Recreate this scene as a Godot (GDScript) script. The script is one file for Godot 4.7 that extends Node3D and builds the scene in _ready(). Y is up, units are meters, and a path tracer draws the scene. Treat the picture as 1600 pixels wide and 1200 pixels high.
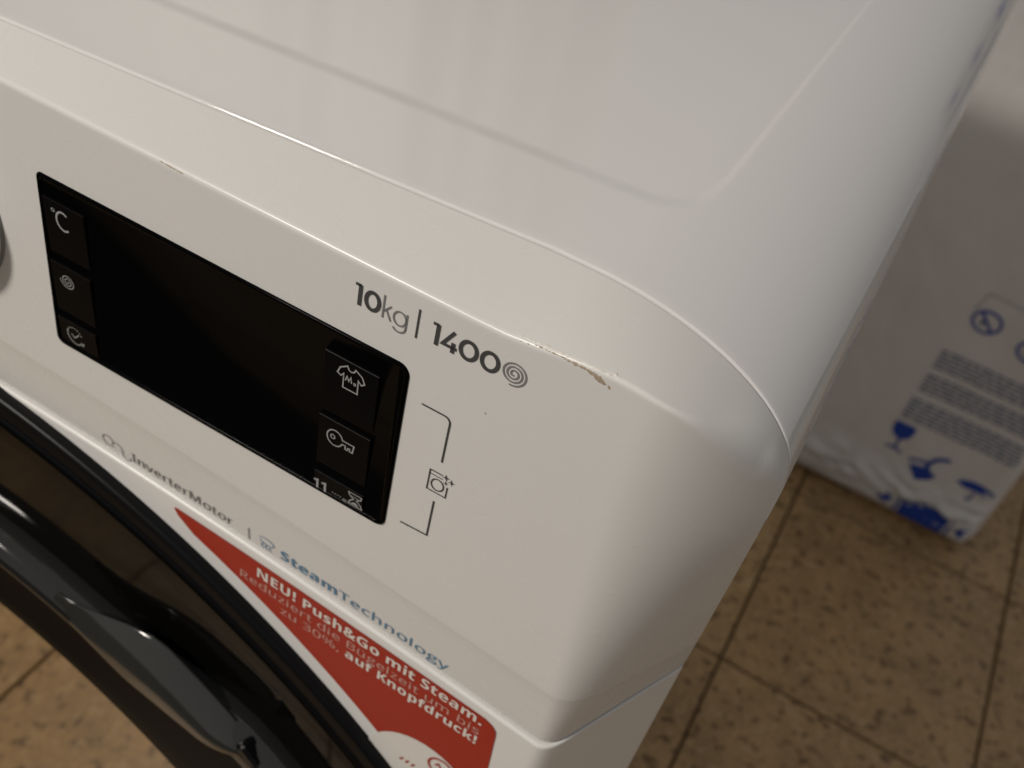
extends Node3D
# Close-up of the top right front corner of a white washing machine. y up, metres;
# the machine stands on y = 0, its front plane is z = 0, its middle x = 0.

const HALF := 0.2985
const DOOR_Y := 0.375

var M := {}
var machine: Node3D
var rng := RandomNumberGenerator.new()


func _ready() -> void:
	rng.seed = 7
	# ---- camera
	var cam := Camera3D.new()
	cam.name = "camera"
	cam.keep_aspect = Camera3D.KEEP_HEIGHT
	cam.near = 0.02
	cam.far = 40.0
	var lens := CameraAttributesPhysical.new()
	lens.frustum_focal_length = 32.364
	lens.frustum_focus_distance = 0.257
	lens.frustum_near = 0.02
	lens.frustum_far = 40.0
	lens.exposure_aperture = 14.5
	cam.attributes = lens
	cam.fov = 40.693
	cam.transform = Transform3D(Basis(Vector3(0.86132676, 0.18916868, -0.47152034), Vector3(-0.44600667, 0.72599414, -0.52346018), Vector3(0.24329874, 0.66117148, 0.70968867)), Vector3(0.29140923, 0.9893589, 0.17371968))
	add_child(cam)
	cam.current = true
	# ---- air, exposure
	var we := WorldEnvironment.new()
	we.name = "world_environment"
	var env := Environment.new()
	env.background_mode = Environment.BG_COLOR
	env.background_color = Color(0.515, 0.508, 0.50)
	env.tonemap_mode = Environment.TONE_MAPPER_LINEAR
	env.tonemap_exposure = 1.0
	env.sdfgi_enabled = true
	env.ssao_enabled = true
	env.ssil_enabled = true
	we.environment = env
	add_child(we)
	materials()
	# ---- the ceiling lamp that lights the corner, in front, above and to the left
	ceiling_lamp(Vector3(-0.75, 2.4, 1.45), 0.50, 4.8, Color(1.0, 0.965, 0.92), "round ceiling spot lamp above and in front of the washing machine, turned towards it", Vector3(-0.02, 0.42, 0.12))
	curtain_lamp(Vector3(-1.75, 2.5, -1.55), 0.6, Color(1.0, 0.95, 0.89))
	# ---- setting and things
	build_floor()
	build_machine()
	build_package()
	build_curtain()


# ------------------------------------------------------------------ materials
func mat(called: String, c: Color, rough: float, metal := 0.0, spec := 0.5) -> StandardMaterial3D:
	var m := StandardMaterial3D.new()
	m.resource_name = called
	m.albedo_color = c.linear_to_srgb()
	m.roughness = rough
	m.metallic = metal
	m.metallic_specular = spec
	M[called] = m
	return m


func noise_tex(freq: float, size: int, seed_: int, ramp: Gradient = null, octaves := 3) -> NoiseTexture2D:
	var n := FastNoiseLite.new()
	n.seed = seed_
	n.frequency = freq
	n.fractal_octaves = octaves
	var t := NoiseTexture2D.new()
	t.width = size
	t.height = size
	t.seamless = true
	t.noise = n
	if ramp:
		t.color_ramp = ramp
	return t


func two_tone(a: Color, b: Color) -> Gradient:
	var g := Gradient.new()
	g.set_color(0, a)
	g.set_color(1, b)
	return g


func materials() -> void:
	var w := mat("white_plastic", Color(0.74, 0.73, 0.71), 0.3, 0.0, 0.45)
	w.roughness_texture = noise_tex(0.02, 512, 3, two_tone(Color(0.8, 0.8, 0.8), Color(1, 1, 1)))
	w.uv1_triplanar = true
	w.uv1_scale = Vector3(4, 4, 4)
	w.heightmap_enabled = true
	w.heightmap_texture = noise_tex(0.35, 512, 5, null, 2)
	w.heightmap_scale = 0.0003
	var l := mat("white_enamel", Color(0.80, 0.79, 0.785), 0.08, 0.0, 0.62)
	l.roughness_texture = noise_tex(0.01, 512, 4, two_tone(Color(0.75, 0.75, 0.75), Color(1, 1, 1)))
	l.uv1_triplanar = true
	l.uv1_scale = Vector3(3, 3, 3)
	mat("white_steel", Color(0.80, 0.79, 0.77), 0.3)
	mat("dark_gap", Color(0.25, 0.24, 0.22), 0.8)
	mat("black_gloss", Color(0.002, 0.002, 0.0022), 0.10, 0.0, 0.1)
	mat("black_button", Color(0.0030, 0.0030, 0.0035), 0.32, 0.0, 0.12)
	mat("rubber_black", Color(0.003, 0.0032, 0.004), 0.35, 0.0, 0.3)
	mat("door_gloss", Color(0.003, 0.0028, 0.0025), 0.06, 0.0, 0.2)
	mat("bulge_gloss", Color(0.003, 0.003, 0.003), 0.25, 0.0, 0.12)
	mat("mirror_glass", Color(0.43, 0.37, 0.28), 0.03, 1.0)
	mat("smoked_handle", Color(0.013, 0.013, 0.0125), 0.07, 0.0, 0.9)
	mat("grip_smoked", Color(0.026, 0.026, 0.0245), 0.08, 0.0, 0.95)
	mat("ink_dark", Color(0.055, 0.055, 0.058), 0.6)
	mat("ink_grey", Color(0.20, 0.20, 0.205), 0.6)
	mat("ink_light", Color(0.34, 0.35, 0.35), 0.6)
	mat("ink_teal", Color(0.13, 0.28, 0.43), 0.6)
	mat("ink_white", Color(0.78, 0.72, 0.66), 0.6)
	mat("ink_pink", Color(0.60, 0.33, 0.28), 0.6)
	mat("sticker_red", Color(0.36, 0.015, 0.006), 0.35)
	mat("sticker_white", Color(0.78, 0.76, 0.72), 0.4)
	mat("ink_blue", Color(0.012, 0.06, 0.40), 0.4)
	mat("ink_pale_blue", Color(0.16, 0.19, 0.32), 0.5)
	mat("tan_glue", Color(0.40, 0.325, 0.235), 0.7)
	mat("pale_glue", Color(0.74, 0.715, 0.66), 0.5)
	mat("silver", Color(0.55, 0.55, 0.55), 0.3, 0.9)
	var f := mat("film", Color(0.73, 0.725, 0.725), 0.2)
	f.heightmap_enabled = true
	f.heightmap_texture = noise_tex(0.012, 512, 9, null, 4)
	f.heightmap_scale = 0.35
	f.uv1_triplanar = true
	f.uv1_scale = Vector3(2.2, 1.1, 2.2)
	mat("grout", Color(0.035, 0.025, 0.016), 0.9)
	mat("ceiling_white", Color(0.75, 0.73, 0.70), 0.8)


# ------------------------------------------------------------------ helpers
func obj(called: String, mesh: Mesh, m: Material, parent: Node) -> MeshInstance3D:
	var o := MeshInstance3D.new()
	o.name = called
	o.mesh = mesh
	o.material_override = m
	parent.add_child(o, true)
	return o


func thing(called: String, label: String, category: String, at := Vector3.ZERO) -> Node3D:
	var o := Node3D.new()
	o.name = called
	add_child(o, true)
	o.position = at
	o.set_meta("label", label)
	o.set_meta("category", category)
	return o


# a smooth sheet through rows of points; `out` tells roughly where its front looks
func sheet(st: SurfaceTool, rows: Array, out_dir: Vector3, base := 0) -> int:
	var nr := rows.size()
	var nc: int = rows[0].size()
	var acc := Vector3.ZERO
	for i in nr - 1:
		for j in nc - 1:
			var a: Vector3 = rows[i][j]
			acc += (rows[i + 1][j] - a).cross(rows[i][j + 1] - a)
	var flip := acc.dot(out_dir) > 0.0   # clockwise fronts
	for r in rows:
		for p in r:
			st.add_vertex(p)
	for i in nr - 1:
		for j in nc - 1:
			var k := base + i * nc + j
			var q := [k, k + nc, k + 1, k + 1, k + nc, k + nc + 1]
			if flip:
				q = [k, k + 1, k + nc, k + 1, k + nc + 1, k + nc]
			for v in q:
				st.add_index(v)
	return base + nr * nc


func begin() -> SurfaceTool:
	var st := SurfaceTool.new()
	st.begin(Mesh.PRIMITIVE_TRIANGLES)
	return st


func done(st: SurfaceTool) -> ArrayMesh:
	st.generate_normals()
	return st.commit()


func sheet_mesh(rows: Array, out_dir: Vector3) -> ArrayMesh:
	var st := begin()
	sheet(st, rows, out_dir)
	return done(st)


# box with chamfered edges, flat shaded
func bevel_box(size: Vector3, c: float) -> ArrayMesh:
	var st := begin()
	st.set_smooth_group(-1)
	var h := size / 2.0
	var axes := [Vector3.RIGHT, Vector3.UP, Vector3.BACK]
	var corner := func(s: Vector3, face: int) -> Vector3:
		var v := Vector3(s.x * h.x, s.y * h.y, s.z * h.z)
		for a in 3:
			if a != face:
				v[a] -= s[a] * c
		return v
	var quad := func(p: Array) -> void:
		var mid: Vector3 = (p[0] + p[1] + p[2] + p[3]) / 4.0
		var n: Vector3 = (p[1] - p[0]).cross(p[2] - p[0])
		var q := [0, 1, 2, 0, 2, 3] if n.dot(mid) < 0 else [0, 2, 1, 0, 3, 2]
		for k in q:
			st.add_vertex(p[k])
	for a in 3:
		var b := (a + 1) % 3
		var d := (a + 2) % 3
		for s in [-1.0, 1.0]:
			var ps := []
			for t in [[-1.0, -1.0], [1.0, -1.0], [1.0, 1.0], [-1.0, 1.0]]:
				var sg := Vector3.ZERO
				sg[a] = s
				sg[b] = t[0]
				sg[d] = t[1]
				ps.append(corner.call(sg, a))
			quad.call(ps)
			for s2 in [-1.0, 1.0]:
				var e := []
				for t2 in [[a, -1.0], [a, 1.0], [b, 1.0], [b, -1.0]]:
					var sg2 := Vector3.ZERO
					sg2[a] = s
					sg2[b] = s2
					sg2[d] = t2[1]
					e.append(corner.call(sg2, t2[0]))
				quad.call(e)
	for sx in [-1.0, 1.0]:
		for sy in [-1.0, 1.0]:
			for sz in [-1.0, 1.0]:
				var s3 := Vector3(sx, sy, sz)
				var t3 := [corner.call(s3, 0), corner.call(s3, 1), corner.call(s3, 2)]
				var n3: Vector3 = (t3[1] - t3[0]).cross(t3[2] - t3[0])
				for k in ([0, 1, 2] if n3.dot(s3) < 0 else [0, 2, 1]):
					st.add_vertex(t3[k])
	st.generate_normals()
	return st.commit()


func smooth(a: float, b: float, x: float) -> float:
	var t := clampf((x - a) / (b - a), 0.0, 1.0)
	return t * t * (3.0 - 2.0 * t)


# ---- flat print: strokes, discs, polygons and words laid on a surface
# `on` maps a point of the design (metres) to the surface
func stroke(st: SurfaceTool, pts: Array, width: float, on: Callable, closed := false) -> void:
	var n := pts.size()
	var left := []
	var right := []
	for i in n:
		var p: Vector2 = pts[i]
		var a: Vector2 = pts[(i - 1 + n) % n] if closed or i > 0 else p
		var b: Vector2 = pts[(i + 1) % n] if closed or i < n - 1 else p
		var d1 := (p - a).normalized()
		var d2 := (b - p).normalized()
		if a == p:
			d1 = d2
		if b == p:
			d2 = d1
		var t := (d1 + d2).normalized()
		if t == Vector2.ZERO:
			t = d1
		var nn := Vector2(-t.y, t.x)
		var w := width / 2.0 / maxf(0.45, nn.dot(Vector2(-d1.y, d1.x)))
		left.append(p + nn * w)
		right.append(p - nn * w)
	var m := n if closed else n - 1
	for i in m:
		var j := (i + 1) % n
		tri2(st, left[i], left[j], right[i], on)
		tri2(st, right[i], left[j], right[j], on)


func tri2(st: SurfaceTool, a: Vector2, b: Vector2, c: Vector2, on: Callable) -> void:
	if (b - a).cross(c - a) > 0.0:
		var k := b
		b = c
		c = k
	for p in [a, b, c]:
		st.set_normal(on.call(p + Vector2(0, 0.0), true))
		st.add_vertex(on.call(p, false))


func fill(st: SurfaceTool, poly: PackedVector2Array, on: Callable) -> void:
	var idx := Geometry2D.triangulate_polygon(poly)
	for k in range(0, idx.size(), 3):
		tri2(st, poly[idx[k]], poly[idx[k + 1]], poly[idx[k + 2]], on)


func arc(c: Vector2, rx: float, ry: float, a0: float, a1: float, n := 24) -> Array:
	var out := []
	for i in n + 1:
		var a := deg_to_rad(lerpf(a0, a1, float(i) / n))
		out.append(c + Vector2(cos(a) * rx, sin(a) * ry))
	return out


func circle(c: Vector2, rx: float, ry: float, n := 32) -> Array:
	var o := arc(c, rx, ry, 0, 360, n)
	o.pop_back()
	return o


func spiral(c: Vector2, r: float, turns: float, start: float, n := 90, r0 := 0.12) -> Array:
	var out := []
	for i in n + 1:
		var t := float(i) / n
		var a := start + t * turns * TAU
		var rr := r * lerpf(r0, 1.0, t)
		out.append(c + Vector2(cos(a), -sin(a)) * rr)
	return out


func words(st: SurfaceTool, text: String, at: Vector2, cap: float, stretch: float, font_name: String, weight: int, on: Callable, fit := 0.0) -> float:
	var f := SystemFont.new()
	f.font_names = PackedStringArray([font_name])
	f.font_weight = weight
	var t := TextMesh.new()
	t.font = f
	t.text = text
	t.font_size = 64
	t.pixel_size = 0.01
	t.depth = 0.0
	t.curve_step = 1.5
	t.horizontal_alignment = HORIZONTAL_ALIGNMENT_LEFT
	t.vertical_alignment = VERTICAL_ALIGNMENT_BOTTOM
	var arr := t.get_mesh_arrays()
	var v: PackedVector3Array = arr[Mesh.ARRAY_VERTEX]
	var ix: PackedInt32Array = arr[Mesh.ARRAY_INDEX] if arr[Mesh.ARRAY_INDEX] != null else PackedInt32Array(range(v.size()))
	# a capital of this font is 0.714 of its size
	var s := cap / (0.714 * 64 * 0.01)
	var lo := 1e9
	var hi := -1e9
	for p in v:
		lo = minf(lo, p.x)
		hi = maxf(hi, p.x)
	var base: float = baseline(f)
	var sx := s * stretch
	if fit > 0.0:
		sx = fit / (hi - lo)
	for k in range(0, ix.size(), 3):
		var q := []
		for j in 3:
			var p := v[ix[k + j]]
			q.append(at + Vector2((p.x - lo) * sx, (p.y - base) * s))
		if absf((q[1] - q[0]).cross(q[2] - q[0])) > 1e-13:
			tri2(st, q[0], q[1], q[2], on)
	return (hi - lo) * sx


var baselines := {}
func baseline(f: SystemFont) -> float:
	var key := f.font_names[0] + str(f.font_weight)
	if not baselines.has(key):
		var t := TextMesh.new()
		t.font = f
		t.text = "H"
		t.font_size = 64
		t.pixel_size = 0.01
		t.depth = 0.0
		t.vertical_alignment = VERTICAL_ALIGNMENT_BOTTOM
		var lo := 1e9
		for p in (t.get_mesh_arrays()[Mesh.ARRAY_VERTEX] as PackedVector3Array):
			lo = minf(lo, p.y)
		baselines[key] = lo
	return baselines[key]


func flat(z: float, o := Vector2.ZERO) -> Callable:
	return func(p: Vector2, normal: bool) -> Vector3:
		return Vector3(0, 0, 1) if normal else Vector3(p.x + o.x, p.y + o.y, z)


func printed(called: String, st: SurfaceTool, m: String, parent: Node) -> MeshInstance3D:
	return obj(called, st.commit(), M[m], parent)


# ------------------------------------------------------------------ lamp
func ceiling_lamp(at: Vector3, size: float, energy: float, c: Color, label: String, aim: Vector3) -> void:
	var t := thing("ceiling_lamp", label, "lamp", at)

	var st := begin()
	var rows := []
	for q in [[0.0, 0.05], [0.30, 0.05], [0.34, 0.045], [0.34, 0.0], [0.33, -0.005]]:
		var r := []
		for k in 41:
			var a := TAU * k / 40.0
			r.append(Vector3(cos(a) * q[0] * size / 0.6, q[1], sin(a) * q[0] * size / 0.6))
		rows.append(r)
	sheet(st, rows, Vector3.UP)
	obj("lamp_base", done(st), M.ceiling_white, t)
	var glow := mat("lamp_glow", Color(0.8, 0.8, 0.8), 0.5)
	glow.emission_enabled = true
	glow.emission = c
	glow.emission_energy_multiplier = 5.0
	rows = []
	for q in [[0.32, 0.0], [0.31, -0.02], [0.24, -0.035], [0.12, -0.042], [0.0, -0.044]]:
		var r2 := []
		for k in 41:
			var a := TAU * k / 40.0
			r2.append(Vector3(cos(a) * q[0] * size / 0.6, q[1], sin(a) * q[0] * size / 0.6))
		rows.append(r2)
	obj("lamp_shade", sheet_mesh(rows, Vector3.DOWN), glow, t)
	var sp := SpotLight3D.new()
	sp.name = "lamp_light"
	sp.light_color = c
	sp.light_energy = energy
	sp.light_size = size * 0.35
	sp.spot_range = 12.0
	sp.spot_attenuation = 2.0
	sp.spot_angle = 26.0
	sp.spot_angle_attenuation = 0.55
	sp.shadow_enabled = true
	t.add_child(sp)
	sp.position = Vector3(0, -0.08, 0)
	sp.look_at_from_position(at + Vector3(0, -0.08, 0), aim, Vector3.UP)


# a strip lamp that washes the curtain
func curtain_lamp(at: Vector3, energy: float, c: Color) -> void:
	var t := thing("strip_lamp", "long narrow strip lamp that lights the pale curtain", "lamp", at)
	t.rotation_degrees = Vector3(-38, 0, 0)
	var body := obj("lamp_housing", bevel_box(Vector3(1.5, 0.10, 0.05), 0.006), M.ceiling_white, t)
	body.position = Vector3(0, 0, 0.035)
	var glow := mat("strip_glow", Color(0.8, 0.8, 0.8), 0.5)
	glow.emission_enabled = true
	glow.emission = c
	glow.emission_energy_multiplier = 2.0
	obj("lamp_tube", bevel_box(Vector3(1.42, 0.06, 0.016), 0.004), glow, t)
	var l := AreaLight3D.new()
	l.name = "lamp_light"
	l.area_size = Vector2(1.4, 0.05)
	l.light_color = c
	l.light_energy = energy
	l.area_range = 8.0
	l.shadow_enabled = true
	l.position = Vector3(0, 0, -0.02)
	t.add_child(l)


# ------------------------------------------------------------------ floor
func tile_image(seed_: int) -> ImageTexture:
	var n := 768
	var im := Image.create(n, n, false, Image.FORMAT_RGB8)
	var big := FastNoiseLite.new()
	big.seed = seed_
	big.frequency = 0.006
	big.fractal_octaves = 4
	var fine := FastNoiseLite.new()
	fine.seed = seed_ + 1
	fine.frequency = 0.06
	fine.fractal_octaves = 3
	var spot := FastNoiseLite.new()
	spot.seed = seed_ + 2
	spot.frequency = 0.031
	spot.fractal_octaves = 3
	spot.fractal_gain = 0.6
	var pale := FastNoiseLite.new()
	pale.seed = seed_ + 3
	pale.frequency = 0.03
	pale.fractal_octaves = 2
	var base := Color(0.45, 0.295, 0.138)
	var dark := Color(0.13, 0.07, 0.028)
	var light := Color(0.56, 0.40, 0.22)
	for y in n:
		for x in n:
			var c := base * (1.0 + 0.28 * big.get_noise_2d(x, y) + 0.22 * fine.get_noise_2d(x, y))
			var s := spot.get_noise_2d(x * 0.85, y)
			c = c.lerp(dark, smooth(0.24, 0.44, s) * 0.85)
			c = c.lerp(light, smooth(0.30, 0.5, pale.get_noise_2d(x, y * 0.9)) * 0.6)
			im.set_pixel(x, y, c.linear_to_srgb())
	return ImageTexture.create_from_image(im)


func build_floor() -> void:
	var bed := begin()
	sheet(bed, [[Vector3(-3, -0.004, -3.2), Vector3(3, -0.004, -3.2)], [Vector3(-3, -0.004, 3), Vector3(3, -0.004, 3)]], Vector3.UP)
	var fl := obj("floor", done(bed), M.grout, self)
	fl.set_meta("kind", "structure")
	fl.set_meta("label", "brown speckled floor of square vinyl tiles with dark joints")
	var mats := []
	for k in 2:
		var tex := tile_image(40 + 10 * k)
		for v in 2:
			var m := StandardMaterial3D.new()
			m.resource_name = "tile_%d_%d" % [k, v]
			m.albedo_texture = tex
			m.albedo_color = Color(1, 1, 1) if v == 0 else Color(0.95, 0.94, 0.93)
			m.roughness = 0.42
			m.uv1_triplanar = true
			m.uv1_world_triplanar = true
			m.uv1_scale = Vector3.ONE * 2.1
			m.uv1_offset = Vector3(0.37 * v, 0, 0.61 * v + 0.2 * k)
			mats.append(m)
	var shapes := []
	for k in 2:
		shapes.append(bevel_box(Vector3(0.2968, 0.006, 0.3218), 0.0012))
	for i in range(-6, 5):
		for j in range(-7, 4):
			var o := obj("floor_tile", shapes[(i + j + 20) % 2], mats[rng.randi() % 4], fl)
			o.position = Vector3(0.35 + 0.30 * i + 0.15, -0.003 + 0.0004 * rng.randf(), -0.635 + 0.325 * j + 0.1625)


# ------------------------------------------------------------------ washing machine
# the vertical corner: the front bends back into a slanting flank, tightly below and softly above
func z_corner(x: float, y: float = 0.84) -> float:
	var k := clampf((y - 0.70) / 0.10, 0.0, 1.0)
	var u := absf(x) - lerpf(0.2735, 0.2805, k)
	var w := lerpf(0.0040, 0.0175, k)
	if u <= -w:
		return 0.0
	var r := u if u >= w else (u + w) * (u + w) / (4.0 * w)
	return -lerpf(2.0, 1.45, k) * r


func top_drop(x: float) -> float:
	var a := absf(x)
	if a <= 0.235:
		return 0.0
	var t := minf(1.0, (a - 0.235) / (HALF - 0.235))
	return 0.035 * (1.0 - sqrt(maxf(0.0, 1.0 - t * t)))


func seam_z(x: float) -> float:
	var s := -(0.0093 + 0.085 * sqrt(x * x + 0.0009))
	return maxf(s, -0.0285)


func console_bottom(x: float, zc: float) -> float:
	return 0.714 - 0.25 * x * x - 0.2 * zc


func bend_y(x: float) -> float:
	return 0.738 - 0.21 * x * x


# the lower strip of the fascia leans back
func strip_z(x: float, y: float) -> float:
	var zc := z_corner(x, y)
	var yb := console_bottom(x, zc)
	var t := clampf((bend_y(x) - y) / (bend_y(x) - yb), 0.0, 1.0)
	return zc - 0.0018 * t


func half_columns() -> Array:
	var xs := []
	for k in 30:
		xs.append(0.235 * k / 30.0)
	for k in 10:
		xs.append(lerpf(0.235, 0.252, k / 10.0))
	for k in 41:
		xs.append(0.252 + (HALF - 0.252) * sin(PI / 2.0 * k / 40.0))
	return xs


func all_columns() -> Array:
	var h := half_columns()
	var out := []
	for k in range(h.size() - 1, 0, -1):
		out.append(-h[k])
	out.append_array(h)
	return out


func ridge_gap(a: float) -> float:
	return lerpf(0.0067, -0.0008, smooth(0.222, 0.277, a)) - 0.0012 * smooth(0.277, 0.289, a) + 0.002 * smooth(0.290, 0.2985, a)


func console_column(x: float, side := 0.0) -> Array:
	var zc := side if side < 0.0 else z_corner(x)
	var yb := console_bottom(x, side if side < 0.0 else z_corner(x, 0.70))
	var ybd := bend_y(x) - 0.2 * zc
	var zs := minf(seam_z(x), zc - 0.0015)
	var ys := 0.847 - top_drop(x)
	var gap := ridge_gap(absf(x))
	var yr := ys - gap
	var r := minf(lerpf(0.0014, 0.010, smooth(0.269, 0.291, absf(x))), (zc - zs) * 0.8)
	var c := [Vector3(x, yb + 0.001, zc - 0.02), Vector3(x, yb, zc - 0.0045), Vector3(x, yb, zc - 0.0023), Vector3(x, yb + 0.0004, zc - 0.0019), Vector3(x, yb + 0.0008, zc - 0.0018)]
	for k in 4:
		var t := (k + 1) / 5.0
		c.append(Vector3(x, lerpf(yb + 0.0006, ybd - 0.0012, t), lerpf(zc - 0.0018, zc - 0.0002, t)))
	for k in 6:
		var t := k / 5.0
		var y := lerpf(ybd - 0.0012, ybd + 0.001, t)
		c.append(Vector3(x, y, zc - 0.0002 * (1 - t) * (1 - t)))
	for k in 11:
		c.append(Vector3(x, lerpf(ybd + 0.006, yr - r - 0.001, k / 10.0), zc))
	var p2 := Vector2(zc - r, yr + gap * r / (zc - zs))
	for k in 9:
		var t := k / 8.0
		var q := Vector2(zc, yr - r) * (1 - t) * (1 - t) + Vector2(zc, yr) * 2 * t * (1 - t) + p2 * t * t
		c.append(Vector3(x, q.y, q.x))
	for k in 5:
		var t := (k + 1) / 5.0
		if k == 4:
			c.append(Vector3(x, lerpf(p2.y, ys, 0.985), lerpf(p2.x, zs, 0.985)))
		c.append(Vector3(x, lerpf(p2.y, ys, t), lerpf(p2.x, zs, t)))
	c.append(Vector3(x, ys - 0.0004, zs - 0.0003))
	c.append(Vector3(x, ys - 0.006, zs - 0.0006))
	if side == 0.0:
		for k in c.size() - 8:
			c[k].z += z_corner(x, c[k].y) - zc
	return c


func build_console(parent: Node) -> MeshInstance3D:
	var cols := [console_column(-HALF, -0.09)]
	for x in all_columns():
		cols.append(console_column(x))
	cols.append(console_column(HALF, -0.09))
	var st := begin()
	sheet(st, cols, Vector3(0, 0.3, 1))
	return obj("control_fascia", done(st), M.white_plastic, parent)


func lid_height(x: float, z: float) -> float:
	var y := 0.8474 - top_drop(x)
	var a := absf(x)
	var u := lerpf(0.2468, 0.244, clampf((-z - 0.1) / 0.2, 0, 1)) - a
	var v := -(0.0543 + 0.078 * (a - 0.0778)) - z
	var v2 := z + 0.575
	v = minf(v, v2)
	var r := 0.016
	var q := Vector2(maxf(r - u, 0), maxf(r - v, 0))
	var d := r - q.length() if (r - u > 0 and r - v > 0) else minf(u, v)
	var corner := exp(-(Vector2(u - 0.004, v - 0.004).length_squared()) / (0.018 * 0.018))
	return y - 0.0006 * smooth(-0.0003, lerpf(0.0080 if v < u else 0.0016, 0.008, corner), d)


func build_lid(parent: Node) -> void:
	var xs := []
	var h := []
	for k in 24:
		h.append(0.21 * k / 24.0)
	for k in 80:
		h.append(0.21 + 0.0004 + 0.0006 * k)
	for k in 24:
		h.append(lerpf(0.2584, HALF - 0.0016, sin(PI / 2 * (k + 1) / 24.0)))
	for k in range(h.size() - 1, 0, -1):
		xs.append(-h[k])
	xs.append_array(h)
	var ts := []
	var t := 0.006
	while t < 0.04:
		ts.append(t)
		t += 0.006
	while t < 0.2:
		ts.append(t)
		t += 0.0012
	while t < 0.9:
		ts.append(t)
		t += 0.035
	for k in 12:
		ts.append(0.93 + 0.07 * k / 11.0)
	var rows := []
	var r := 0.0007
	for x in xs:
		var zf := seam_z(x) - 0.0008
		var y := lid_height(x, zf)
		var c := [Vector3(x, y - 0.007, zf - 0.0004), Vector3(x, y - 0.003, zf)]
		for k in 6:
			var a := PI / 2 * k / 5.0
			c.append(Vector3(x, y - r + r * sin(a), zf - r + r * cos(a)))
		for q in ts:
			var z := lerpf(zf - r, -0.6, q)
			c.append(Vector3(x, lid_height(x, z), z))
		c.append(Vector3(x, y - 0.01, -0.601))
		rows.append(c)
	# sides turn down to the cabinet
	for s in [0, 1]:
		var first: Array = rows[0] if s == 0 else rows[rows.size() - 1]
		var ex := []
		for p in first:
			ex.append(Vector3(signf(p.x) * HALF, 0.812, p.z))
		if s == 0:
			rows.push_front(ex)
		else:
			rows.append(ex)
	var st := begin()
	sheet(st, rows, Vector3.UP)
	obj("lid", done(st), M.white_enamel, parent)


func build_cabinet(parent: Node) -> void:
	var cols := []
	var list := []
	for x in all_columns():
		list.append([x, z_corner(x, 0.70)])
	list.push_front([-HALF, -0.09])
	list.append([HALF, -0.09])
	for e in list:
		var x: float = e[0]
		var zc: float = e[1]
		var yt := console_bottom(x, zc) - 0.0012
		var r := 0.0013
		var c := [Vector3(x, yt - 0.0006, zc - 0.022), Vector3(x, yt - 0.0002, zc - 0.010)]
		for k in 8:
			var a := PI / 2 * k / 7.0
			c.append(Vector3(x, yt - r + r * cos(a), zc - 0.0005 - r + r * sin(a)))
		c.append(Vector3(x, yt - r - 0.0003, zc - 0.0005))
		for k in 8:
			c.append(Vector3(x, lerpf(yt - r - 0.003, 0.06, k / 7.0), zc - 0.0005))
		c.append(Vector3(x, 0.05, zc - 0.003))
		c.append(Vector3(x, 0.02, zc - 0.004))
		cols.append(c)
	var st := begin()
	sheet(st, cols, Vector3(0, 0, 1))
	obj("front_panel", done(st), M.white_steel, parent)
	for s in [-1.0, 1.0]:
		var o := obj("side_panel", bevel_box(Vector3(0.012, 0.79, 0.512), 0.002), M.white_steel, parent)
		o.position = Vector3(s * (HALF - 0.0062), 0.415, -0.345)
	var b := obj("back_panel", bevel_box(Vector3(0.57, 0.79, 0.008), 0.001), M.white_steel, parent)
	b.position = Vector3(0, 0.415, -0.596)
	for sx in [-0.24, 0.24]:
		for z in [-0.08, -0.53]:
			var cy := CylinderMesh.new()
			cy.top_radius = 0.015
			cy.bottom_radius = 0.022
			cy.height = 0.024
			cy.radial_segments = 20
			var f := obj("foot", cy, M.rubber_black, parent)
			f.position = Vector3(sx, 0.0125, z)


# ---- display with its buttons
func rounded_rect(x0: float, y0: float, x1: float, y1: float, r: Array) -> Array:
	# radii: top right, top left, bottom left, bottom right; anticlockwise from the right
	var out := []
	var cs := [Vector2(x1 - r[0], y1 - r[0]), Vector2(x0 + r[1], y1 - r[1]), Vector2(x0 + r[2], y0 + r[2]), Vector2(x1 - r[3], y0 + r[3])]
	for k in 4:
		out.append_array(arc(cs[k], r[k], r[k], 90.0 * k, 90.0 * k + 90.0, 8))
	return out


func ring_prism(outlines: Array, out_dir: Vector3) -> ArrayMesh:
	# outlines: [points, z] from the wall up to the face; the last one is filled
	var st := begin()
	var rows := []
	for o in outlines:
		var r := []
		for p in o[0]:
			r.append(Vector3(p.x, p.y, o[1]))
		r.append(r[0])
		rows.append(r)
	var n := sheet(st, rows, out_dir)
	var last: Array = outlines[outlines.size() - 1][0]
	var z: float = outlines[outlines.size() - 1][1]
	var poly := PackedVector2Array(last)
	var idx := Geometry2D.triangulate_polygon(poly)
	for p in last:
		st.add_vertex(Vector3(p.x, p.y, z))
	for k in range(0, idx.size(), 3):
		var a: Vector2 = poly[idx[k]]
		var b := poly[idx[k + 1]]
		var c := poly[idx[k + 2]]
		var q := [idx[k], idx[k + 1], idx[k + 2]]
		if (b - a).cross(c - a) > 0:
			q = [idx[k], idx[k + 2], idx[k + 1]]
		for v in q:
			st.add_index(n + v)
	st.set_smooth_group(-1)
	return done(st)


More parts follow.
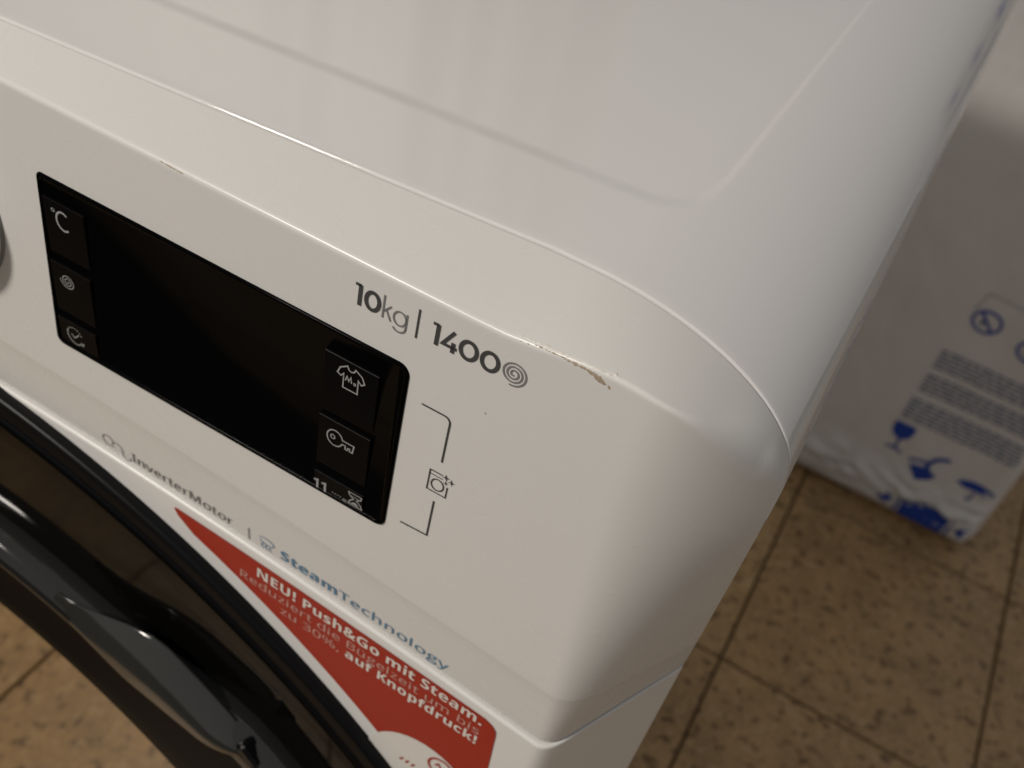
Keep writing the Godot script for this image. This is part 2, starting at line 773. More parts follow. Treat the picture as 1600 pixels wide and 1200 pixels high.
# a key whose upper edge stands proud and whose lower edge is flush
func wedge(x0: float, x1: float, y0: float, y1: float, z: float, lift: float, sink: float) -> ArrayMesh:
	var st := begin()
	st.set_smooth_group(-1)
	var b := 0.00018
	var ring := func(i: float, za: float, zb: float) -> Array:
		return [Vector3(x0 + i, y0 + i, zb), Vector3(x1 - i, y0 + i, zb), Vector3(x1 - i, y1 - i, za), Vector3(x0 + i, y1 - i, za)]
	var rings := [ring.call(0.0, z - 0.001, z - 0.001), ring.call(0.0, z + lift - b, z + sink - b), ring.call(b, z + lift, z + sink)]
	var quad := func(a: Vector3, bb: Vector3, c: Vector3, d: Vector3) -> void:
		for p in [a, c, bb, a, d, c]:
			st.add_vertex(p)
	for k in 2:
		for i in 4:
			var j := (i + 1) % 4
			quad.call(rings[k][i], rings[k][j], rings[k + 1][j], rings[k + 1][i])
	var t: Array = rings[2]
	quad.call(t[0], t[1], t[2], t[3])
	st.generate_normals()
	return st.commit()


func build_display(parent: Node) -> void:
	var x0 := 0.0803
	var x1 := 0.2050
	var y0 := 0.7540
	var y1 := 0.8167
	var o := []
	for q in [[0.0, -0.001], [0.0, 0.0004], [0.0004, 0.0008], [0.0011, 0.0008], [0.0016, 0.0003], [0.0016, 0.0002]]:
		var i: float = q[0]
		o.append([rounded_rect(x0 + i, y0 + i, x1 - i, y1 - i, [0.0034 - i, 0.0016, 0.0032 - i, 0.0030 - i]), q[1]])
	var d := obj("display_panel", ring_prism(o, Vector3(0, 0, 1)), M.black_gloss, parent)
	var z := 0.0002
	for b in [[0.0822, 0.0978, 0.7905, 0.8100], [0.0822, 0.0978, 0.7685, 0.7875], [0.0824, 0.0978, 0.7562, 0.7662], [0.1802, 0.1972, 0.7890, 0.8092], [0.1802, 0.1972, 0.7660, 0.7858], [0.1804, 0.1974, 0.7562, 0.7630]]:
		obj("key", wedge(b[0], b[1], b[2], b[3], z, 0.0010, 0.0003), M.black_button, d)
	# symbols: each lies on the sloping face of its key
	var face := func(yb: float, yt: float) -> Callable:
		return func(p: Vector2, normal: bool) -> Vector3:
			return Vector3(0, 0, 1) if normal else Vector3(p.x, p.y, z + lerpf(0.0003, 0.0010, clampf((p.y - yb) / (yt - yb), 0, 1)) + 0.00012)
	# degree C
	var f: Callable = face.call(0.7905, 0.8100)
	var st := begin()
	stroke(st, circle(Vector2(0.0861, 0.8068), 0.00055, 0.00055, 14), 0.0003, f, true)
	stroke(st, arc(Vector2(0.0896, 0.8042), 0.0025, 0.0032, 50, 310, 26), 0.00065, f)
	printed("temperature_symbol", st, "ink_light", d)
	# spin spiral
	f = face.call(0.7685, 0.7875)
	st = begin()
	stroke(st, spiral(Vector2(0.0885, 0.7822), 0.0028, 2.6, -0.6), 0.0003, f)
	printed("spin_symbol", st, "ink_light", d)
	# clock with a tick
	f = face.call(0.7562, 0.7662)
	st = begin()
	stroke(st, arc(Vector2(0.0888, 0.7608), 0.0030, 0.0034, 150, 325, 24), 0.0004, f)
	for k in 7:
		var a0 := 20.0 + k * 19.0
		stroke(st, arc(Vector2(0.0888, 0.7608), 0.0030, 0.0034, a0, a0 + 9, 3), 0.0004, f)
	stroke(st, [Vector2(0.0874, 0.7612), Vector2(0.0886, 0.7600), Vector2(0.0906, 0.7622)], 0.0004, f)
	stroke(st, [Vector2(0.0910, 0.7592), Vector2(0.0916, 0.7580), Vector2(0.0922, 0.7594)], 0.0004, f)
	printed("timer_symbol", st, "ink_light", d)
	# shirt
	f = face.call(0.7890, 0.8092)
	st = begin()
	var sh := []
	for p in [[-0.0012, 0.0040], [-0.0034, 0.0024], [-0.0042, 0.0002], [-0.0030, -0.0004], [-0.0022, 0.0008], [-0.0022, -0.0042], [0.0024, -0.0042], [0.0024, 0.0008], [0.0034, -0.0003], [0.0044, 0.0006], [0.0035, 0.0026], [0.0014, 0.0040], [0.0009, 0.0029], [0.0001, 0.0025], [-0.0007, 0.0029]]:
		sh.append(Vector2(0.1888 + p[0], 0.8036 + p[1]))
	stroke(st, sh, 0.00042, f, true)
	stroke(st, [Vector2(0.1872, 0.8022), Vector2(0.1877, 0.8040), Vector2(0.1883, 0.8024), Vector2(0.1889, 0.8042), Vector2(0.1892, 0.8022)], 0.0004, f)
	stroke(st, [Vector2(0.1872, 0.8030), Vector2(0.1892, 0.8034)], 0.0003, f)
	stroke(st, circle(Vector2(0.1902, 0.8024), 0.0003, 0.0004, 10), 0.0003, f, true)
	printed("shirt_symbol", st, "ink_light", d)
	# key
	f = face.call(0.7660, 0.7858)
	st = begin()
	var kc := Vector2(0.1860, 0.7795)
	var outline := arc(kc, 0.0026, 0.0030, 12, 342, 26)
	for p in [[0.0065, -0.0012], [0.0065, -0.0030], [0.0056, -0.0030], [0.0055, -0.0022], [0.0049, -0.0022], [0.0048, -0.0030], [0.0040, -0.0030]]:
		pass
	outline.append(kc + Vector2(0.0036, -0.0009))
	for p in [[0.0036, -0.0022], [0.0043, -0.0022], [0.0045, -0.0012], [0.0050, -0.0012], [0.0051, -0.0022], [0.0060, -0.0022], [0.0064, 0.0007]]:
		outline.append(kc + Vector2(p[0], p[1]))
	stroke(st, outline, 0.00042, f, true)
	stroke(st, circle(kc + Vector2(-0.0007, 0.0002), 0.0007, 0.0008, 12), 0.00035, f, true)
	printed("key_lock_symbol", st, "ink_light", d)
	# delay: 11 and an hourglass
	f = face.call(0.7562, 0.7630)
	st = begin()
	for k in 2:
		var ox := 0.1816 + 0.0027 * k
		stroke(st, [Vector2(ox - 0.0012, 0.7584), Vector2(ox, 0.7590), Vector2(ox, 0.7538 + 0.001)], 0.0008, f)
	for k in 4:
		stroke(st, [Vector2(0.1868 + 0.0009 * k, 0.7570), Vector2(0.1872 + 0.0009 * k, 0.7569)], 0.0004, f)
	for k in 2:
		stroke(st, [Vector2(0.1905, 0.7568 - 0.0007 * k), Vector2(0.1921, 0.7568 - 0.0007 * k)], 0.0003, f)
	var hg := []
	for p in [[-0.0022, 0.0030], [0.0022, 0.0030], [0.0020, 0.0016], [0.0005, 0.0003], [0.0020, -0.0012], [0.0024, -0.0028], [-0.0022, -0.0028], [-0.0018, -0.0012], [-0.0005, 0.0003], [-0.0019, 0.0016]]:
		hg.append(Vector2(0.1948 + p[0], 0.7590 + p[1] * 0.95))
	stroke(st, hg, 0.00042, f, true)
	stroke(st, [Vector2(0.1932, 0.7604), Vector2(0.1964, 0.7604)], 0.0003, f)
	var sand := PackedVector2Array([Vector2(0.1933, 0.7568), Vector2(0.1963, 0.7568), Vector2(0.1952, 0.7580), Vector2(0.1944, 0.7580)])
	fill(st, sand, f)
	printed("delay_symbol", st, "ink_light", d)


func build_prints(parent: Node, fascia: Node) -> void:
	var f := flat(0.0002)
	# 10kg | 1400 (spiral)
	var st := begin()
	var y0 := 0.8275
	var h := 0.0064
	var bold := 0.00112
	stroke(st, [Vector2(0.1866, y0 + h - 0.0002), Vector2(0.1882, y0 + h - 0.0002)], bold * 0.8, f)
	stroke(st, [Vector2(0.1881, y0 + h), Vector2(0.1881, y0)], bold, f)
	stroke(st, circle(Vector2(0.1918, y0 + h / 2), 0.0019, h / 2 - bold / 2, 30), bold, f, true)
	stroke(st, [Vector2(0.2090, y0 + h - 0.0002), Vector2(0.2106, y0 + h - 0.0002)], bold * 0.8, f)
	stroke(st, [Vector2(0.2105, y0 + h), Vector2(0.2105, y0)], bold, f)
	stroke(st, [Vector2(0.2162, y0 + 0.0016), Vector2(0.2122, y0 + 0.0016), Vector2(0.2150, y0 + h)], bold * 0.85, f)
	stroke(st, [Vector2(0.2151, y0 + 0.0032), Vector2(0.2151, y0)], bold, f)
	stroke(st, circle(Vector2(0.2193, y0 + h / 2), 0.0022, h / 2 - bold / 2, 30), bold, f, true)
	stroke(st, circle(Vector2(0.2252, y0 + h / 2), 0.0022, h / 2 - bold / 2, 30), bold, f, true)
	printed("capacity_lettering", st, "ink_dark", fascia)
	st = begin()
	var thin := 0.0005
	stroke(st, [Vector2(0.1950, y0 + 0.0070), Vector2(0.1950, y0)], thin, f)
	stroke(st, [Vector2(0.1972, y0 + 0.0045), Vector2(0.1951, y0 + 0.0021)], thin, f)
	stroke(st, [Vector2(0.1959, y0 + 0.0029), Vector2(0.1974, y0)], thin, f)
	stroke(st, circle(Vector2(0.1999, y0 + 0.0022), 0.0018, 0.0021, 26), thin, f, true)
	stroke(st, [Vector2(0.2018, y0 + 0.0045), Vector2(0.2018, y0 - 0.0002)] + arc(Vector2(0.1999, y0 - 0.0001), 0.0019, 0.0018, 0, -150, 14), thin, f)
	printed("unit_lettering", st, "ink_grey", fascia)
	st = begin()
	stroke(st, [Vector2(0.2049, y0 + 0.0080), Vector2(0.2049, y0 - 0.0010)], thin * 1.1, f)
	printed("divider_line", st, "ink_dark", fascia)
	st = begin()
	stroke(st, spiral(Vector2(0.2317, y0 + 0.0033), 0.0036, 3.1, 1.1), 0.00048, f)
	printed("spin_speed_symbol", st, "ink_grey", fascia)
	# brackets and the little machine beside the keys
	st = begin()
	var ln := 0.00055
	stroke(st, [Vector2(0.2098, 0.8072), Vector2(0.2162, 0.8072)] + arc(Vector2(0.2166, 0.8053), 0.0019, 0.0019, 90, 0, 8) + [Vector2(0.2185, 0.7910)], ln, f)
	stroke(st, [Vector2(0.2186, 0.7755), Vector2(0.2186, 0.7608), Vector2(0.2098, 0.7603)], ln, f)
	printed("bracket_line", st, "ink_dark", fascia)
	st = begin()
	stroke(st, [Vector2(0.2196, 0.7866), Vector2(0.2157, 0.7866), Vector2(0.2157, 0.7790), Vector2(0.2216, 0.7790), Vector2(0.2216, 0.7832)], 0.0004, f)
	stroke(st, [Vector2(0.2157, 0.7852), Vector2(0.2198, 0.7852)], 0.0003, f)
	stroke(st, circle(Vector2(0.2186, 0.7821), 0.0019, 0.0021, 26), 0.00042, f, true)
	for p in [[0.2207, 0.7864, 0.0013], [0.2209, 0.7844, 0.0009], [0.2225, 0.7856, 0.0012]]:
		var c := Vector2(p[0], p[1])
		var star := PackedVector2Array()
		for k in 8:
			var rr: float = p[2] if k % 2 == 0 else p[2] * 0.28
			star.append(c + Vector2(cos(k * PI / 4 + 0.2), sin(k * PI / 4 + 0.2)) * rr)
		fill(st, star, f)
	printed("wash_symbol", st, "ink_dark", fascia)
	# InverterMotor | SteamTechnology on the leaning strip, along the curve of the fascia
	var on := func(p: Vector2, normal: bool) -> Vector3:
		if normal:
			return Vector3(0, -0.2, 0.98)
		var y := 0.7162 - 0.24 * p.x * p.x + p.y
		return Vector3(p.x, y, strip_z(p.x, y) + 0.00025)
	st = begin()
	stroke(st, arc(Vector2(0.0962, 0.0030), 0.0024, 0.0024, 20, 330, 16), 0.0004, on)
	stroke(st, arc(Vector2(0.1000, 0.0012), 0.0024, 0.0030, 160, 20, 10) + arc(Vector2(0.1040, 0.0012), 0.0018, 0.0028, 190, 350, 10), 0.0004, on)
	words(st, "InverterMotor", Vector2(0.1064, 0.0), 0.0042, 1.0, "Droid Sans", 400, on, 0.0428)
	stroke(st, [Vector2(0.1560, 0.0052), Vector2(0.1560, -0.0014)], 0.0004, on)
	printed("motor_lettering", st, "ink_grey", fascia)
	st = begin()
	stroke(st, arc(Vector2(0.1632, 0.0038), 0.0030, 0.0016, 200, 520, 20), 0.0004, on)
	for k in 3:
		stroke(st, [Vector2(0.1618 + 0.0016 * k, 0.0018), Vector2(0.1610 + 0.0016 * k, 0.0006), Vector2(0.1620 + 0.0016 * k, -0.0006)], 0.0004, on)
	words(st, "Steam", Vector2(0.1690, 0.0), 0.0046, 1.0, "Droid Sans", 700, on, 0.0225)
	words(st, "Technology", Vector2(0.1922, 0.0), 0.0044, 1.0, "Droid Sans", 400, on, 0.0425)
	printed("steam_lettering", st, "ink_teal", fascia)


func build_sticker(parent: Node) -> void:
	var top := func(x: float) -> float: return 0.7085 - 0.25 * x * x
	var f := flat(-0.0002)
	var poly := PackedVector2Array()
	# top edge from the left tip to the right corner, then down and back along the door
	for k in 16:
		var x := lerpf(0.1262, 0.2515, k / 15.0)
		poly.append(Vector2(x, top.call(x)))
	poly.append_array(PackedVector2Array([Vector2(0.2545, 0.6912), Vector2(0.2562, 0.6890), Vector2(0.2565, 0.6868), Vector2(0.2580, 0.6600), Vector2(0.2580, 0.6115)]))
	for k in 14:
		var a := deg_to_rad(lerpf(47.4, 22.6, k / 13.0))
		poly.append(Vector2(0, DOOR_Y) + Vector2(sin(a), cos(a)) * 0.3475)
	poly.append(Vector2(0.1268, 0.7012))
	poly.append(Vector2(0.1252, 0.7040))
	var st := begin()
	fill(st, poly, f)
	var s := printed("promotional_sticker", st, "sticker_red", parent)
	s.set_meta("label", "red curved sticker with white German lettering")
	var g := flat(-0.00005)
	st = begin()
	fill(st, PackedVector2Array(circle(Vector2(0.2345, 0.6335), 0.0225, 0.0245, 40)), g)
	printed("white_oval", st, "sticker_white", s)
	var e := flat(0.0001)
	st = begin()
	stroke(st, circle(Vector2(0.2420, 0.6500), 0.0048, 0.0048, 28), 0.0010, e, true)
	stroke(st, [Vector2(0.2398, 0.6500), Vector2(0.2410, 0.6516), Vector2(0.2424, 0.6492), Vector2(0.2442, 0.6512)], 0.0009, e)
	for k in 3:
		stroke(st, [Vector2(0.2265 + 0.0024 * k, 0.6398), Vector2(0.2277 + 0.0024 * k, 0.6420)], 0.0009, e)
	printed("oval_emblem", st, "sticker_red", s)
	var on := func(p: Vector2, normal: bool) -> Vector3:
		return Vector3(0, 0, 1) if normal else Vector3(p.x, 0.6943 - 0.073 * (p.x - 0.1638) + p.y, -0.00002)
	st = begin()
	words(st, "NEU! Push&Go mit Steam.", Vector2(0.1610, 0.0), 0.0048, 1.0, "Droid Sans", 700, on, 0.0900)
	words(st, "auf Knopfdruck!", Vector2(0.1985, -0.0116), 0.0046, 1.0, "Droid Sans", 700, on, 0.0525)
	printed("bold_lettering", st, "ink_white", s)
	st = begin()
	words(st, "Reduziert die Bügelzeit um bis", Vector2(0.1540, -0.0058), 0.0040, 1.0, "Droid Sans", 400, on, 0.0970)
	words(st, "zu 30%,", Vector2(0.1715, -0.0116), 0.0040, 1.0, "Droid Sans", 400, on, 0.0245)
	printed("fine_lettering", st, "ink_pink", s)


func build_knob(parent: Node) -> void:
	var rows := []
	for q in [[0.0285, -0.001], [0.0285, 0.001], [0.0278, 0.002], [0.0272, 0.006], [0.0266, 0.0080], [0.0250, 0.0092], [0.0220, 0.0096], [0.0, 0.0096]]:
		var r := []
		for k in 65:
			var a := TAU * k / 64.0
			r.append(Vector3(cos(a) * q[0], sin(a) * q[0], q[1]))
		rows.append(r)
	var o := obj("program_knob", sheet_mesh(rows, Vector3(0, 0, 1)), M.white_plastic, parent)
	o.position = Vector3(0.0332, 0.7868, 0)
	rows = []
	for q in [[0.0294, -0.0005], [0.0294, 0.0004], [0.0286, 0.0009]]:
		var r2 := []
		for k in 65:
			var a := TAU * k / 64.0
			r2.append(Vector3(cos(a) * q[0], sin(a) * q[0], q[1]))
		rows.append(r2)
	obj("knob_ring", sheet_mesh(rows, Vector3(0, 0, 1)), M.dark_gap, o)


func build_drawer(parent: Node) -> void:
	var o := []
	for q in [[0.0, -0.001], [0.0, 0.0002], [0.0006, 0.0008], [0.0012, 0.0009]]:
		var i: float = q[0]
		o.append([rounded_rect(-0.272 + i, 0.752 + i, -0.105 - i, 0.832 - i, [0.004, 0.004, 0.004, 0.004]), q[1]])
	obj("detergent_drawer", ring_prism(o, Vector3(0, 0, 1)), M.white_plastic, parent)


# glue left where tape was pulled off: thin crusts that follow the upper edge of the fascia
func ridge_point(x: float, t: float, lift: float) -> Vector3:
	# t runs over the rounded edge: below 0 on the front, above 1 on the upper slope
	var zc := z_corner(x)
	var zs := minf(seam_z(x), zc - 0.0015)
	var gap := ridge_gap(absf(x))
	var yr := 0.847 - top_drop(x) - gap
	var r := minf(lerpf(0.0014, 0.010, smooth(0.269, 0.291, absf(x))), (zc - zs) * 0.8)
	var p2 := Vector2(zc - r, yr + gap * r / (zc - zs))
	if t < 0.0:
		return Vector3(x, yr - r + t * 2.0 * r, zc + lift)
	if t > 1.0:
		return Vector3(x, p2.y + (t - 1.0) * 2.0 * r * gap / (zc - zs) + lift, p2.x - (t - 1.0) * 2.0 * r)
	var q := Vector2(zc, yr - r) * (1 - t) * (1 - t) + Vector2(zc, yr) * 2 * t * (1 - t) + p2 * t * t
	return Vector3(x, q.y + lift * t, q.x + lift * (1 - t))


func crust(xa: float, xb: float, ta: float, tb: float, t_width: float, thick: float, seed_: int) -> ArrayMesh:
	var r := RandomNumberGenerator.new()
	r.seed = seed_
	var nz := FastNoiseLite.new()
	nz.seed = seed_
	nz.frequency = 900.0
	var n := maxi(10, int((xb - xa) / 0.0003))
	var rows := []
	for i in n + 1:
		var u := float(i) / n
		var x := lerpf(xa, xb, u)
		var k := pow(maxf(0.0, 1.0 - pow(2.0 * u - 1.0, 2.0)), 0.4) * (0.75 + 0.9 * nz.get_noise_2d(x, 0.0))
		var mid := lerpf(ta, tb, u) + 0.25 * t_width * nz.get_noise_2d(x, 0.5)
		var row := []
		for j in 9:
			var v := j / 4.0 - 1.0
			var bump := thick * maxf(0.0, 1.0 - v * v) * (0.8 + 0.6 * nz.get_noise_2d(x, v * 0.001)) * clampf(k, 0, 1)
			row.append(ridge_point(x, mid + v * t_width * maxf(k, 0.02), bump - 0.00003))
		rows.append(row)
	return sheet_mesh(rows, Vector3(0, 1, 1))


func build_residue(parent: Node) -> void:
	var k := 0
	for c in [[0.2300, 0.2345, 0.45, 0.4, 0.14], [0.2345, 0.2430, 0.6, 0.35, 0.12], [0.2420, 0.2505, 0.30, 0.05, 0.2], [0.2480, 0.2550, 0.10, -0.7, 0.34], [0.1250, 0.1336, 0.4, 0.25, 0.10]]:
		k += 1
		obj("glue_streak", crust(c[0], c[1], c[2], c[3], c[4], 0.00014, 60 + k), M.tan_glue, parent)
	for c in [[0.2360, 0.2388, 0.8, 0.9, 0.25], [0.2388, 0.2470, 0.8, 0.65, 0.2], [0.2465, 0.2545, 0.75, 0.6, 0.17], [0.2540, 0.2558, 0.9, 0.8, 0.3], [0.2290, 0.2362, 0.95, 0.9, 0.2]]:
		k += 1
		obj("pale_glue", crust(c[0], c[1], c[2], c[3], c[4], 0.0003, 60 + k), M.pale_glue, parent)
	for p in [[0.2271, 0.8148]]:
		var st := begin()
		fill(st, PackedVector2Array(circle(Vector2(p[0], p[1]), 0.00016, 0.00024, 10)), flat(0.0002))
		printed("dust_speck", st, "ink_grey", parent)


# ---- door: a rounded square of arcs; `d` insets the outline
func door_outline(d: float) -> Array:
	var out := []
	var R := 0.337 - d
	var k := deg_to_rad(44.2)
	var cc := Vector2(0.15, (0.337 - 0.122) * cos(k))
	var r := 0.122 - d
	var pts := []   # the quarter from the top to the right
	for i in 25:
		var a := k * i / 24.0
		pts.append(Vector2(sin(a), cos(a)) * R)
	for i in range(1, 17):
		var a := lerpf(k, PI / 2, i / 16.0)
		pts.append(cc + Vector2(sin(a), cos(a)) * r)
	var all := []
	for i in pts.size():
		all.append(pts[i])
	for i in range(pts.size() - 1, -1, -1):
		all.append(Vector2(pts[i].x, -pts[i].y))
	for i in range(1, pts.size()):
		all.append(Vector2(-pts[i].x, -pts[i].y))
	for i in range(pts.size() - 1, 0, -1):
		all.append(Vector2(-pts[i].x, pts[i].y))
	for p in all:
		out.append(p + Vector2(0, DOOR_Y))
	return out


# the raised bezel reaches further out beside the grip, on the right
func bezel_reach(deg: float) -> float:
	return 0.024 * smooth(20.0, 37.0, deg) * (1.0 - smooth(110.0, 140.0, deg))


func door_rows(profile: Array) -> Array:
	var rows := []
	for q in profile:
		var r := []
		var o := door_outline(0.0)
		var reach: float = q[2] if q.size() > 2 else 0.0
		for p in o:
			var deg := rad_to_deg(atan2(p.x, p.y - DOOR_Y))
			var d: float = q[0] - reach * bezel_reach(deg)
			var c := door_inset(p, d)
			r.append(Vector3(c.x, c.y, q[1]))
		r.append(r[0])
		rows.append(r)
	return rows


# a point of the outline moved inwards: along the arcs' radii first, then towards the middle
func door_inset(p: Vector2, d: float) -> Vector2:
	var k := deg_to_rad(44.2)
	var q := Vector2(absf(p.x), absf(p.y - DOOR_Y))
	var cc := Vector2(0.15, (0.337 - 0.122) * cos(k))
	var centre := Vector2.ZERO
	if atan2(q.x, q.y) > k and q.y > cc.y:
		centre = cc
	elif q.y <= cc.y:
		centre = Vector2(cc.x, q.y)
	var e := q - (q - centre).normalized() * minf(d, 0.11)
	if d > 0.11:
		e *= maxf(0.0, 1.0 - (d - 0.11) / 0.227)
	return Vector2(signf(p.x) * e.x if p.x != 0.0 else 0.0, (signf(p.y - DOOR_Y) if p.y != DOOR_Y else 1.0) * e.y + DOOR_Y)


func door_point(d: float, deg: float, z: float) -> Vector3:
	var a := deg_to_rad(deg)
	return Vector3(sin(a) * (0.337 - d), DOOR_Y + cos(a) * (0.337 - d), z)


func build_door(parent: Node) -> void:
	var rim := obj("door", sheet_mesh(door_rows([[-0.0030, -0.003], [-0.0030, 0.0020], [-0.0027, 0.0032], [-0.0018, 0.0040], [-0.0006, 0.0043], [0.0030, 0.0046], [0.0052, 0.0050], [0.0060, 0.0058], [0.0068, 0.0050], [0.0072, 0.0040]]), Vector3(0, 0, 1)), M.rubber_black, parent)
	obj("door_face", sheet_mesh(door_rows([[0.0066, 0.0040], [0.0076, 0.0048], [0.0100, 0.0050], [0.02, 0.0050], [0.0720, 0.0050]]), Vector3(0, 0, 1)), M.door_gloss, rim)
	var prof := [[0.0660, 0.0040, 1.0], [0.0662, 0.009, 1.0], [0.0668, 0.0125, 1.0], [0.0680, 0.0150, 1.0], [0.0700, 0.0168, 1.0], [0.0722, 0.0177, 0.97], [0.0745, 0.0180, 0.9]]
	obj("bezel_ridge", sheet_mesh(door_rows(prof), Vector3(0, 0, 1)), M.smoked_handle, rim)
	prof = [[0.0740, 0.0179, 0.9], [0.0780, 0.0183, 0.8], [0.0840, 0.0190, 0.6], [0.0910, 0.0200, 0.25], [0.0960, 0.0207, 0.0], [0.0972, 0.0206, 0.0], [0.0976, 0.0198, 0.0]]
	obj("door_bezel", sheet_mesh(door_rows(prof), Vector3(0, 0, 1)), M.bulge_gloss, rim)
	obj("door_glass", sheet_mesh(door_rows([[0.0974, 0.0202], [0.109, 0.0202], [0.2, 0.0202], [0.337, 0.0202]]), Vector3(0, 0, 1)), M.mirror_glass, rim)
	# the grip: a smoked lip that swells out of the bezel towards the right and ends in a rounded tip
	var rows := []
	var n := 48
	for i in n + 1:
		var u := float(i) / n
		var deg := lerpf(17.0, 37.0, u)
		var w := sqrt(maxf(0.0, 1.0 - pow(maxf(0.0, (u - 0.80) / 0.20), 2.0)))
		var start := smooth(0.0, 0.5, u)
		var da := lerpf(0.066, 0.0450, start)
		var db := lerpf(0.0735, 0.0520, u * u)
		var a := door_point(da, deg, lerpf(0.0150, 0.0100, start))
		var b := door_point(db, deg, lerpf(0.0174, 0.0205, start))
		var radial := Vector3(sin(deg_to_rad(deg)), cos(deg_to_rad(deg)), 0)
		var up := (radial * 0.6 + Vector3(0, 0, 0.8)).normalized()
		var swell := lerpf(0.0004, 0.0048, smooth(0.1, 0.6, u))
		var core := a.lerp(b, 0.5) + Vector3(0, 0, -0.004)
		var row := [door_point(da + 0.012, deg, 0.0080), door_point(da + 0.004, deg, lerpf(0.0130, 0.0085, start))]
		for j in 21:
			var t := j / 20.0
			row.append(a.lerp(b, t) + up * swell * pow(sin(PI * clampf(0.03 + 0.94 * t, 0, 1)), 0.75))
		row.append(door_point(db + 0.0035, deg, lerpf(0.0168, 0.0195, start)))
		row.append(door_point(db + 0.0080, deg, 0.0160))
		for j in row.size():
			row[j] = core.lerp(row[j], maxf(w, 0.02))
		rows.append(row)
	var grip := obj("handle", sheet_mesh(rows, Vector3(0, 1, 0.5)), M.grip_smoked, rim)
	grip.set_meta("label", "smoked grey grip of the door")
	var t := obj("handle_tip", bevel_box(Vector3(0.012, 0.0055, 0.0075), 0.0014), M.rubber_black, rim)
	t.transform = Transform3D(Basis(Vector3(0, 0, 1), deg_to_rad(-46.0)), door_point(0.0462, 36.4, 0.0140))


func build_machine() -> void:
	machine = thing("washing_machine", "white front-loading washing machine with black display and red sticker", "washing machine")
	var fascia := build_console(machine)
	build_lid(machine)
	build_cabinet(machine)
	build_display(machine)
	build_prints(machine, fascia)
	build_sticker(machine)
	build_knob(machine)
	build_drawer(machine)
	build_residue(fascia)
	build_door(machine)


